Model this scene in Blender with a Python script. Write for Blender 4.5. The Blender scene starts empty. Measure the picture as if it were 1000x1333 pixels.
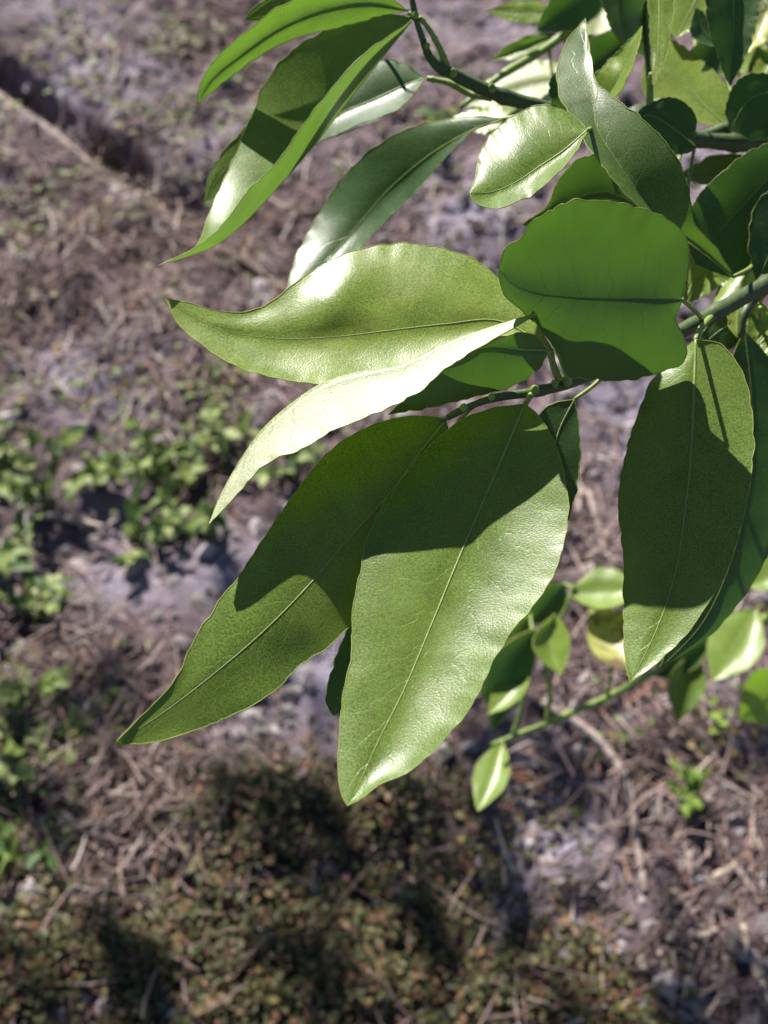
import bpy, math, random
import numpy as np
from mathutils import Vector, noise

# ------------------------------------------------------------------ camera, sky, sun, exposure
sc = bpy.context.scene
col = sc.collection
PITCH = math.radians(55.0)
CAM_H = 1.15
SUN_EL = math.radians(34.0)
SUN_AZ = math.radians(-21.0)            # from straight ahead (+Y), negative = towards the left
cam_d = bpy.data.cameras.new('camera')
cam = bpy.data.objects.new('camera', cam_d)
col.objects.link(cam)
cam.location = (0, 0, CAM_H)
cam.rotation_euler = (math.pi / 2 - PITCH, 0, 0)
cam_d.sensor_fit = 'VERTICAL'
cam_d.sensor_height = 36.0
cam_d.lens = 50.0
cam_d.clip_start = 0.01
cam_d.clip_end = 500.0
cam_d.dof.use_dof = True
cam_d.dof.focus_distance = 0.425
cam_d.dof.aperture_fstop = 14.5
sc.camera = cam

world = bpy.data.worlds.new('World')
sc.world = world
world.use_nodes = True
wn = world.node_tree.nodes
bg = wn.get('Background') or wn.new('ShaderNodeBackground')
sky = wn.new('ShaderNodeTexSky')
sky.sky_type = 'NISHITA'
sky.sun_disc = False
sky.sun_elevation = SUN_EL
sky.sun_rotation = SUN_AZ               # clockwise from +Y
sky.air_density = 0.75
sky.dust_density = 0.1
world.node_tree.links.new(sky.outputs[0], bg.inputs[0])
bg.inputs[1].default_value = 0.05

S = Vector((math.sin(SUN_AZ) * math.cos(SUN_EL), math.cos(SUN_AZ) * math.cos(SUN_EL), math.sin(SUN_EL)))
sun_d = bpy.data.lights.new('sun', 'SUN')
sun_d.energy = 5.0
sun_d.angle = math.radians(0.53)
sun_d.color = (1.0, 0.945, 0.87)
sun = bpy.data.objects.new('sun', sun_d)
col.objects.link(sun)
sun.rotation_euler = (-S).to_track_quat('-Z', 'Y').to_euler()
sun.location = (0, 0, 5)

vs = sc.view_settings
vs.view_transform = 'Standard'
vs.look = 'None'
vs.gamma = 1.0
vs.exposure = 1.2
sc.cycles.max_bounces = 8
sc.cycles.transparent_max_bounces = 8

# ------------------------------------------------------------------ camera geometry: pixel (photo, 1000x1333) + depth -> point
FPX = 50.0 / 36.0 * 1333.0
Rv = np.array((1.0, 0.0, 0.0))
Fv = np.array((0.0, math.cos(PITCH), -math.sin(PITCH)))
Uv = np.array((0.0, math.sin(PITCH), math.cos(PITCH)))
C0 = np.array((0.0, 0.0, CAM_H))

def P(x, y, d):
    """photo pixel and distance along the view axis (mm) -> world point"""
    d = d / 1000.0
    return C0 + d * (Fv + Rv * ((x - 500.0) / FPX) + Uv * ((666.5 - y) / FPX))

def ray_ground(x, y):
    v = Fv + Rv * ((x - 500.0) / FPX) + Uv * ((666.5 - y) / FPX)
    t = -CAM_H / v[2]
    p = C0 + t * v
    return p[0], p[1]

def to_pixel(x, y, z):
    v = np.array((x, y, z)) - C0
    d = v.dot(Fv)
    return 500 + FPX * v.dot(Rv) / d, 666.5 - FPX * v.dot(Uv) / d

# ------------------------------------------------------------------ helpers
def tag(o, label=None, cat=None, group=None, kind=None):
    if label: o['label'] = label
    if cat: o['category'] = cat
    if group: o['group'] = group
    if kind: o['kind'] = kind
    return o

def empty(name, loc, label, cat, group=None):
    o = bpy.data.objects.new(name, None)
    o.empty_display_size = 0.02
    o.location = loc
    col.objects.link(o)
    return tag(o, label, cat, group)

def wloc(o):
    v = Vector(o.location)
    while o.parent:
        o = o.parent
        v = v + Vector(o.location)
    return v

def mesh_obj(name, verts, faces, mat, parent=None, origin=None, smooth=True, uvs=None, tints=None):
    """verts in world metres; the object's origin goes to `origin` (world)"""
    verts = np.asarray(verts, dtype=float)
    if origin is None:
        origin = verts.mean(axis=0)
    origin = np.array(origin, dtype=float)
    me = bpy.data.meshes.new(name)
    me.from_pydata((verts - origin).tolist(), [], faces)
    if smooth:
        me.polygons.foreach_set('use_smooth', [True] * len(me.polygons))
    if uvs is not None:
        uvl = me.uv_layers.new(name='UVMap')
        vi = np.zeros(len(me.loops), dtype=np.int32)
        me.loops.foreach_get('vertex_index', vi)
        uvl.data.foreach_set('uv', np.asarray(uvs, dtype=np.float32)[vi].ravel())
    if tints is not None:
        at = me.color_attributes.new(name='tint', type='FLOAT_COLOR', domain='POINT')
        t = np.ones((len(verts), 4), dtype=np.float32)
        t[:, :3] = np.asarray(tints)
        at.data.foreach_set('color', t.ravel())
    me.materials.append(mat)
    me.update()
    o = bpy.data.objects.new(name, me)
    col.objects.link(o)
    if parent is not None:
        o.parent = parent
        o.location = Vector(origin.tolist()) - wloc(parent)
    else:
        o.location = origin.tolist()
    return o

def catmull(pts, n):
    """resample a polyline of any dimension to n points, evenly by length, smooth"""
    pts = np.asarray(pts, dtype=float)
    if len(pts) == 1:
        return np.repeat(pts, n, axis=0)
    ext = np.vstack((2 * pts[0] - pts[1], pts, 2 * pts[-1] - pts[-2]))
    out = []
    K = 16
    for i in range(1, len(ext) - 2):
        p0, p1, p2, p3 = ext[i - 1], ext[i], ext[i + 1], ext[i + 2]
        d01 = max(np.linalg.norm(p1 - p0), 1e-9) ** .5
        d12 = max(np.linalg.norm(p2 - p1), 1e-9) ** .5
        d23 = max(np.linalg.norm(p3 - p2), 1e-9) ** .5
        m1 = d12 * ((p1 - p0) / d01 - (p2 - p0) / (d01 + d12) + (p2 - p1) / d12)
        m2 = d12 * ((p2 - p1) / d12 - (p3 - p1) / (d12 + d23) + (p3 - p2) / d23)
        for k in range(K):
            t = k / K
            t2, t3 = t * t, t * t * t
            out.append((2 * t3 - 3 * t2 + 1) * p1 + (t3 - 2 * t2 + t) * m1 + (-2 * t3 + 3 * t2) * p2 + (t3 - t2) * m2)
    out.append(pts[-1])
    out = np.array(out)
    seg = np.linalg.norm(np.diff(out, axis=0), axis=1)
    s = np.concatenate(([0], np.cumsum(seg)))
    q = np.linspace(0, s[-1], n)
    return np.stack([np.interp(q, s, out[:, k]) for k in range(out.shape[1])], axis=1)

def tube(path, radii, sides=8, cap=True):
    """verts, faces of a tube along world points"""
    path = np.asarray(path, dtype=float)
    n = len(path)
    tang = np.gradient(path, axis=0)
    tang /= np.maximum(np.linalg.norm(tang, axis=1, keepdims=True), 1e-12)
    ref = np.array((0.31, 0.27, 0.91))
    V, F = [], []
    nrm = np.cross(tang[0], ref)
    nrm /= np.linalg.norm(nrm)
    for i in range(n):
        nrm = nrm - tang[i] * nrm.dot(tang[i])
        nrm /= max(np.linalg.norm(nrm), 1e-12)
        b = np.cross(tang[i], nrm)
        for k in range(sides):
            a = 2 * math.pi * k / sides
            V.append(path[i] + radii[i] * (math.cos(a) * nrm + math.sin(a) * b))
    for i in range(n - 1):
        for k in range(sides):
            k2 = (k + 1) % sides
            F.append((i * sides + k, i * sides + k2, (i + 1) * sides + k2, (i + 1) * sides + k))
    if cap:
        F.append(tuple(range(sides - 1, -1, -1)))
        F.append(tuple(range((n - 1) * sides, n * sides)))
    return V, F

class MB:
    def __init__(self):
        self.v, self.f, self.t = [], [], []
    def add(self, V, F, tint=None):
        b = len(self.v)
        self.v.extend(V)
        self.f.extend([tuple(i + b for i in f) for f in F])
        if tint is not None:
            self.t.extend([tint] * len(V))
    def build(self, name, mat, parent=None, origin=None, smooth=True):
        return mesh_obj(name, self.v, self.f, mat, parent, origin, smooth, tints=self.t if self.t else None)

# ------------------------------------------------------------------ materials
def new_mat(name):
    m = bpy.data.materials.new(name)
    m.use_nodes = True
    nt = m.node_tree
    nt.nodes.clear()
    return m, nt, nt.nodes, nt.links

def nd(nodes, kind, **kw):
    n = nodes.new(kind)
    for k, v in kw.items():
        setattr(n, k, v)
    return n

def math_n(nt, op, a, b=None, c=None):
    n = nt.nodes.new('ShaderNodeMath')
    n.operation = op
    for i, x in enumerate((a, b, c)):
        if x is None: continue
        if isinstance(x, (int, float)): n.inputs[i].default_value = x
        else: nt.links.new(x, n.inputs[i])
    return n.outputs[0]

def mix_rgb(nt, fac, a, b, mode='MIX'):
    n = nt.nodes.new('ShaderNodeMix')
    n.data_type = 'RGBA'
    n.blend_type = mode
    for sock, x in ((n.inputs[0], fac), (n.inputs[6], a), (n.inputs[7], b)):
        if isinstance(x, (int, float)): sock.default_value = x
        elif isinstance(x, tuple): sock.default_value = (*x, 1.0)
        else: nt.links.new(x, sock)
    return n.outputs[2]

def leaf_material(name, upper, under, trans, tfac=0.42, rough=0.36, spec=0.55, spots=None, vein=0.8, nvein=11.0):
    m, nt, N, L = new_mat(name)
    out = nd(N, 'ShaderNodeOutputMaterial')
    tc = nd(N, 'ShaderNodeTexCoord')
    geo = nd(N, 'ShaderNodeNewGeometry')
    # broad mottling and fine oil-gland stipple
    mot = nd(N, 'ShaderNodeTexNoise'); mot.inputs['Scale'].default_value = 95; mot.inputs['Detail'].default_value = 5
    L.new(tc.outputs['Object'], mot.inputs['Vector'])
    fine = nd(N, 'ShaderNodeTexNoise'); fine.inputs['Scale'].default_value = 1800; fine.inputs['Detail'].default_value = 2
    L.new(tc.outputs['Object'], fine.inputs['Vector'])
    und = nd(N, 'ShaderNodeTexNoise'); und.inputs['Scale'].default_value = 70; und.inputs['Detail'].default_value = 1.2
    L.new(tc.outputs['Object'], und.inputs['Vector'])
    # pinnate side veins from UV
    sep = nd(N, 'ShaderNodeSeparateXYZ'); L.new(tc.outputs['UV'], sep.inputs[0])
    au = math_n(nt, 'ABSOLUTE', math_n(nt, 'SUBTRACT', math_n(nt, 'MULTIPLY', sep.outputs[0], 2.0), 1.0))
    wob = math_n(nt, 'MULTIPLY', math_n(nt, 'SUBTRACT', mot.outputs[0], 0.5), 1.6)
    ph = math_n(nt, 'ADD', math_n(nt, 'SUBTRACT', math_n(nt, 'MULTIPLY', sep.outputs[1], nvein), math_n(nt, 'MULTIPLY', math_n(nt, 'POWER', au, 0.8), 1.7)), wob)
    fr = math_n(nt, 'ABSOLUTE', math_n(nt, 'SUBTRACT', math_n(nt, 'FRACT', ph), 0.5))
    vline = nd(N, 'ShaderNodeMapRange'); vline.inputs[1].default_value = 0.0; vline.inputs[2].default_value = 0.05
    vline.inputs[3].default_value = 1.0; vline.inputs[4].default_value = 0.0
    L.new(fr, vline.inputs[0])
    vfade = math_n(nt, 'MULTIPLY', vline.outputs[0], math_n(nt, 'SUBTRACT', 1.0, au))
    # colours
    dark = tuple(c * 0.62 for c in upper); lite = tuple(min(1, c * 1.35) for c in upper)
    up = mix_rgb(nt, mot.outputs[0], dark, lite)
    stip = nd(N, 'ShaderNodeMapRange'); stip.inputs[1].default_value = 0.3; stip.inputs[2].default_value = 0.7
    stip.inputs[3].default_value = 0.48; stip.inputs[4].default_value = 1.6
    L.new(fine.outputs[0], stip.inputs[0])
    comb = nd(N, 'ShaderNodeCombineColor')
    for i in range(3): L.new(stip.outputs[0], comb.inputs[i])
    up = mix_rgb(nt, 1.0, up, comb.outputs[0], 'MULTIPLY')
    up = mix_rgb(nt, math_n(nt, 'MULTIPLY', vfade, 0.6 * vein), up, tuple(min(1, c * 1.8) for c in upper))
    pat = nd(N, 'ShaderNodeTexNoise'); pat.inputs['Scale'].default_value = 34; pat.inputs['Detail'].default_value = 3
    L.new(tc.outputs['Object'], pat.inputs['Vector'])
    pr_ = nd(N, 'ShaderNodeMapRange'); pr_.inputs[1].default_value = 0.40; pr_.inputs[2].default_value = 0.66
    L.new(pat.outputs[0], pr_.inputs[0])
    up = mix_rgb(nt, math_n(nt, 'MULTIPLY', pr_.outputs[0], 0.42), up, (upper[0] * 1.55, upper[1] * 1.4, upper[2] * 1.5))
    spk = nd(N, 'ShaderNodeTexNoise'); spk.inputs['Scale'].default_value = 420; spk.inputs['Detail'].default_value = 1
    L.new(tc.outputs['Object'], spk.inputs['Vector'])
    sk = nd(N, 'ShaderNodeMapRange'); sk.inputs[1].default_value = 0.69; sk.inputs[2].default_value = 0.73
    L.new(spk.outputs[0], sk.inputs[0])
    up = mix_rgb(nt, math_n(nt, 'MULTIPLY', sk.outputs[0], 0.6), up, (0.16, 0.13, 0.05))
    base = mix_rgb(nt, geo.outputs['Backfacing'], up, under)
    tcol = mix_rgb(nt, mot.outputs[0], tuple(c * 0.75 for c in trans), tuple(c * 1.2 for c in trans))
    tcol = mix_rgb(nt, math_n(nt, 'MULTIPLY', vfade, 0.5), tcol, tuple(c * 0.45 for c in trans))
    if spots:
        sp = nd(N, 'ShaderNodeTexNoise'); sp.inputs['Scale'].default_value = 60; sp.inputs['Detail'].default_value = 4
        L.new(tc.outputs['Object'], sp.inputs['Vector'])
        mr = nd(N, 'ShaderNodeMapRange'); mr.inputs[1].default_value = 0.56; mr.inputs[2].default_value = 0.66
        L.new(sp.outputs[0], mr.inputs[0])
        base = mix_rgb(nt, mr.outputs[0], base, spots)
        tcol = mix_rgb(nt, mr.outputs[0], tcol, spots)
    # relief
    hgt = math_n(nt, 'ADD', math_n(nt, 'MULTIPLY', fine.outputs[0], 0.00011),
                 math_n(nt, 'ADD', math_n(nt, 'MULTIPLY', und.outputs[0], 0.0008), math_n(nt, 'MULTIPLY', vfade, -0.00012 * vein)))
    bmp = nd(N, 'ShaderNodeBump'); bmp.inputs['Strength'].default_value = 0.55; bmp.inputs['Distance'].default_value = 1.0
    L.new(hgt, bmp.inputs['Height'])
    pr = nd(N, 'ShaderNodeBsdfPrincipled')
    L.new(base, pr.inputs['Base Color'])
    rg = nd(N, 'ShaderNodeMapRange'); rg.inputs[3].default_value = rough - 0.07; rg.inputs[4].default_value = rough + 0.09
    L.new(mot.outputs[0], rg.inputs[0]); 
    rgh = math_n(nt, 'ADD', rg.outputs[0], math_n(nt, 'MULTIPLY', geo.outputs['Backfacing'], 0.12))
    L.new(rgh, pr.inputs['Roughness'])
    pr.inputs['Specular IOR Level'].default_value = spec
    L.new(bmp.outputs[0], pr.inputs['Normal'])
    tr = nd(N, 'ShaderNodeBsdfTranslucent'); L.new(tcol, tr.inputs[0]); L.new(bmp.outputs[0], tr.inputs[1])
    mx = nd(N, 'ShaderNodeMixShader'); mx.inputs[0].default_value = tfac
    L.new(pr.outputs[0], mx.inputs[1]); L.new(tr.outputs[0], mx.inputs[2])
    L.new(mx.outputs[0], out.inputs[0])
    return m

def simple_material(name, colr, rough=0.6, trans=0.0, noise_scale=300, var=0.35, bump=0.0004, spec=0.4):
    m, nt, N, L = new_mat(name)
    out = nd(N, 'ShaderNodeOutputMaterial')
    tc = nd(N, 'ShaderNodeTexCoord')
    no = nd(N, 'ShaderNodeTexNoise'); no.inputs['Scale'].default_value = noise_scale; no.inputs['Detail'].default_value = 4
    L.new(tc.outputs['Object'], no.inputs['Vector'])
    c = mix_rgb(nt, no.outputs[0], tuple(x * (1 - var) for x in colr), tuple(min(1, x * (1 + var)) for x in colr))
    pr = nd(N, 'ShaderNodeBsdfPrincipled')
    L.new(c, pr.inputs['Base Color'])
    pr.inputs['Roughness'].default_value = rough
    pr.inputs['Specular IOR Level'].default_value = spec
    if bump:
        b = nd(N, 'ShaderNodeBump'); b.inputs['Distance'].default_value = bump; b.inputs['Strength'].default_value = 0.6
        L.new(no.outputs[0], b.inputs['Height']); L.new(b.outputs[0], pr.inputs['Normal'])
    sh = pr.outputs[0]
    if trans:
        tr = nd(N, 'ShaderNodeBsdfTranslucent'); L.new(c, tr.inputs[0])
        mx = nd(N, 'ShaderNodeMixShader'); mx.inputs[0].default_value = trans
        L.new(pr.outputs[0], mx.inputs[1]); L.new(tr.outputs[0], mx.inputs[2]); sh = mx.outputs[0]
    L.new(sh, out.inputs[0])
    return m

def tint_material(name, rough=0.75, trans=0.0, spec=0.3):
    """base colour = the piece's own colour, stored per piece"""
    m, nt, N, L = new_mat(name)
    out = nd(N, 'ShaderNodeOutputMaterial')
    at = nd(N, 'ShaderNodeVertexColor'); at.layer_name = 'tint'
    tc = nd(N, 'ShaderNodeTexCoord')
    no = nd(N, 'ShaderNodeTexNoise'); no.inputs['Scale'].default_value = 260; no.inputs['Detail'].default_value = 3
    L.new(tc.outputs['Object'], no.inputs['Vector'])
    mr = nd(N, 'ShaderNodeMapRange'); mr.inputs[3].default_value = 0.7; mr.inputs[4].default_value = 1.3
    L.new(no.outputs[0], mr.inputs[0])
    comb = nd(N, 'ShaderNodeCombineColor')
    for i in range(3): L.new(mr.outputs[0], comb.inputs[i])
    c = mix_rgb(nt, 1.0, at.outputs[0], comb.outputs[0], 'MULTIPLY')
    pr = nd(N, 'ShaderNodeBsdfPrincipled')
    L.new(c, pr.inputs['Base Color'])
    pr.inputs['Roughness'].default_value = rough
    pr.inputs['Specular IOR Level'].default_value = spec
    sh = pr.outputs[0]
    if trans:
        tr = nd(N, 'ShaderNodeBsdfTranslucent'); L.new(c, tr.inputs[0])
        mx = nd(N, 'ShaderNodeMixShader'); mx.inputs[0].default_value = trans
        L.new(pr.outputs[0], mx.inputs[1]); L.new(tr.outputs[0], mx.inputs[2]); sh = mx.outputs[0]
    L.new(sh, out.inputs[0])
    return m

M_LEAF = leaf_material('citrus_leaf', (0.128, 0.205, 0.034), (0.15, 0.22, 0.075), (0.115, 0.225, 0.022), spec=0.33, rough=0.33)
M_DARK = leaf_material('citrus_leaf_deep', (0.042, 0.088, 0.026), (0.09, 0.14, 0.05), (0.08, 0.20, 0.012), tfac=0.30, spec=0.42)  # darkened leaf copy: shade put into the colour of leaves lying in shade
M_MID = leaf_material('citrus_leaf_mature', (0.075, 0.130, 0.034), (0.12, 0.18, 0.06), (0.12, 0.25, 0.018), spec=0.40, tfac=0.36)  # half-dark leaf copy: base colour lowered to deepen the shaded faces
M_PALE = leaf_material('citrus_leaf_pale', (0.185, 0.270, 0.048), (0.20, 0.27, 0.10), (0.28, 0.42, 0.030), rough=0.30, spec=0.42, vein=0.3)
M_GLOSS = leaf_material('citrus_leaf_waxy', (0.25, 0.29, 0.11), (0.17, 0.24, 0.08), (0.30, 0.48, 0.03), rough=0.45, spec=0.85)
M_YOUNG = leaf_material('citrus_leaf_young', (0.19, 0.29, 0.045), (0.19, 0.28, 0.07), (0.20, 0.36, 0.022), tfac=0.45)
M_GLOW = leaf_material('citrus_leaf_backlit', (0.09, 0.15, 0.03), (0.085, 0.14, 0.035), (0.052, 0.125, 0.008), tfac=0.45, nvein=12.0)
M_YELLOW = leaf_material('citrus_leaf_blotched', (0.34, 0.36, 0.09), (0.3, 0.33, 0.1), (0.5, 0.5, 0.06), spots=(0.16, 0.10, 0.04))
M_RIB = simple_material('leaf_midrib', (0.30, 0.38, 0.11), 0.45, trans=0.3)
M_RIM = simple_material('leaf_margin', (0.34, 0.39, 0.09), 0.45, trans=0.4, var=0.2, bump=0)
M_STEM = simple_material('green_stem', (0.055, 0.085, 0.028), 0.5, var=0.45, noise_scale=500)
M_STEMY = simple_material('young_green_stem', (0.20, 0.28, 0.07), 0.5, trans=0.1, noise_scale=400)
M_BARK = simple_material('citrus_bark', (0.16, 0.13, 0.09), 0.85, noise_scale=90, bump=0.004)

# ------------------------------------------------------------------ ground
def trench(x, y):  # ground shape stands in for the shadow beside the stick
    """added furrow whose wall makes the dark shadow band along the half-buried stick at the upper left"""
    ax, ay = ray_ground(-140, 5); bx, by = ray_ground(300, 318)
    dx, dy = bx - ax, by - ay
    l = math.hypot(dx, dy); dx /= l; dy /= l
    t = (x - ax) * dx + (y - ay) * dy
    s = -(x - ax) * dy + (y - ay) * dx          # + on the far (upper right) side
    if t < -0.6 or t > l + 0.05: return 0.0
    w = min(1.0, max(0.0, (l + 0.05 - t) / 0.3))
    wob = 0.010 * noise.noise((t * 9, 3.1, 0))
    s += wob
    if s < 0: k = max(0.0, 1 + s / 0.025)
    elif s < 0.024: k = 1.0
    else: k = max(0.0, 1 - (s - 0.024) / 0.010)
    k = k * k * (3 - 2 * k)
    return -0.042 * k * w

def gz(x, y):
    r = 1.0 if math.hypot(x, y - 1) < 6 else 0.0
    h = 0.030 * noise.noise((x * 2.1, y * 2.1, 0.3))
    h += 0.016 * noise.noise((x * 7.0, y * 7.0, 4.2))
    h += 0.008 * noise.noise((x * 19, y * 19, 7.7)) + 0.0045 * noise.noise((x * 47, y * 47, 1.7))
    c = noise.noise((x * 28, y * 28, 11.0))
    h += 0.014 * max(0.0, c) ** 1.2
    return r * (h + trench(x, y))

def build_ground():
    def axis(lo, hi, step, far):
        a = list(np.arange(lo, hi + 1e-6, step))
        g = step
        x = hi
        up = []
        while x < far:
            g *= 1.35; x += g; up.append(x)
        g = step; x = lo; dn = []
        while x > -far:
            g *= 1.35; x -= g; dn.append(x)
        return dn[::-1] + a + up
    xs = axis(-0.75, 0.75, 0.0085, 120.0)
    ys = axis(0.1, 1.85, 0.0085, 120.0)
    V = [(x, y, gz(x, y)) for y in ys for x in xs]
    SAND = [(110, 110, 110, 45, .9), (240, 250, 90, 50, .5), (110, 490, 110, 50, .9), (240, 760, 150, 50, 1.0), (410, 880, 60, 90, .9), (690, 1120, 110, 120, .9), (590, 270, 90, 70, .9), (810, 520, 80, 90, .8), (330, 180, 120, 60, .5), (60, 20, 90, 40, .5), (925, 240, 80, 60, .9), (150, 640, 60, 60, .5), (600, 60, 120, 80, .5)]
    tn = []
    for (x, y, z) in V:
        k = 0.0
        if abs(x) < 1.2 and 0.0 < y < 2.2:
            px, py = to_pixel(x, y, 0.0)
            k = sum(w * math.exp(-((px - cx) / rx) ** 2 - ((py - cy) / ry) ** 2) for cx, cy, rx, ry, w in SAND)
            k = k * (0.9 + 0.7 * noise.noise((x * 13, y * 13, 6.0))) + 0.25 * noise.noise((x * 6, y * 6, 2.0))
        tn.append((max(0.0, min(1.0, k)),) * 3)
    nx = len(xs)
    F = [(j * nx + i, j * nx + i + 1, (j + 1) * nx + i + 1, (j + 1) * nx + i) for j in range(len(ys) - 1) for i in range(nx - 1)]
    m, nt, N, L = new_mat('sandy_soil')
    out = nd(N, 'ShaderNodeOutputMaterial')
    tc = nd(N, 'ShaderNodeTexCoord')
    def nz(scale, det, rough=0.6):
        n = nd(N, 'ShaderNodeTexNoise'); n.inputs['Scale'].default_value = scale; n.inputs['Detail'].default_value = det
        n.inputs['Roughness'].default_value = rough
        L.new(tc.outputs['Object'], n.inputs['Vector']); return n.outputs[0]
    big, mid, fin = nz(3.2, 5), nz(24, 6, 0.7), nz(240, 5, 0.75)
    cr = nd(N, 'ShaderNodeValToRGB')
    e = cr.color_ramp.elements
    e[0].position = 0.32; e[0].color = (0.045, 0.031, 0.029, 1)
    e[1].position = 0.72; e[1].color = (0.30, 0.235, 0.230, 1)
    x = e.new(0.5); x.color = (0.115, 0.083, 0.079, 1)
    L.new(mid, cr.inputs[0])
    br = nd(N, 'ShaderNodeMapRange'); br.inputs[1].default_value = 0.45; br.inputs[2].default_value = 0.62
    L.new(big, br.inputs[0])
    c = mix_rgb(nt, math_n(nt, 'MULTIPLY', br.outputs[0], 0.8), cr.outputs[0], (0.085, 0.052, 0.042))
    at = nd(N, 'ShaderNodeVertexColor'); at.layer_name = 'tint'
    sand = mix_rgb(nt, mid, (0.20, 0.19, 0.215), (0.46, 0.43, 0.47))
    c = mix_rgb(nt, at.outputs[0], c, sand)
    f2 = nd(N, 'ShaderNodeMapRange'); f2.inputs[1].default_value = 0.3; f2.inputs[2].default_value = 0.7; f2.inputs[3].default_value = 0.5; f2.inputs[4].default_value = 1.5
    L.new(fin, f2.inputs[0])
    comb = nd(N, 'ShaderNodeCombineColor')
    for i in range(3): L.new(f2.outputs[0], comb.inputs[i])
    c = mix_rgb(nt, 1.0, c, comb.outputs[0], 'MULTIPLY')
    c = mix_rgb(nt, 1.0, c, (0.95, 0.905, 1.03), 'MULTIPLY')
    b = nd(N, 'ShaderNodeBump'); b.inputs['Distance'].default_value = 0.012; b.inputs['Strength'].default_value = 0.8
    L.new(math_n(nt, 'ADD', math_n(nt, 'MULTIPLY', mid, 0.7), math_n(nt, 'MULTIPLY', fin, 0.3)), b.inputs['Height'])
    pr = nd(N, 'ShaderNodeBsdfPrincipled'); L.new(c, pr.inputs['Base Color']); pr.inputs['Roughness'].default_value = 0.92
    pr.inputs['Specular IOR Level'].default_value = 0.2
    L.new(b.outputs[0], pr.inputs['Normal']); L.new(pr.outputs[0], out.inputs[0])
    g = mesh_obj('ground', V, F, m, origin=(0, 0, 0), tints=tn)
    tag(g, kind='structure')
build_ground()

# ------------------------------------------------------------------ citrus branches
rng = random.Random(7)

def branch(name, base_px, label):
    return empty(name, P(*base_px).tolist(), label, 'branch', 'branches of one citrus tree')

def stem(br, name, pts, mat, sides=10, knobs=True, parent=None):
    """pts: (x, y, depth mm, radius mm)"""
    a = np.array([[*P(p[0], p[1], p[2]), p[3] / 1000] for p in pts])
    n = max(12, 8 * len(pts))
    c = catmull(a, n)
    r = c[:, 3].copy()
    if knobs:
        for i in range(n):
            r[i] *= 1 + 0.12 * noise.noise((i * 0.55, br_seed(br), 0)) + 0.28 * max(0.0, math.sin(i * 0.62 + br_seed(br))) ** 8
    V, F = tube(c[:, :3], r, sides)
    return mesh_obj(name, V, F, mat, parent or br, origin=c[0, :3])

def br_seed(o):
    return (sum(ord(ch) for ch in o.name) % 97) * 1.37

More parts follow.
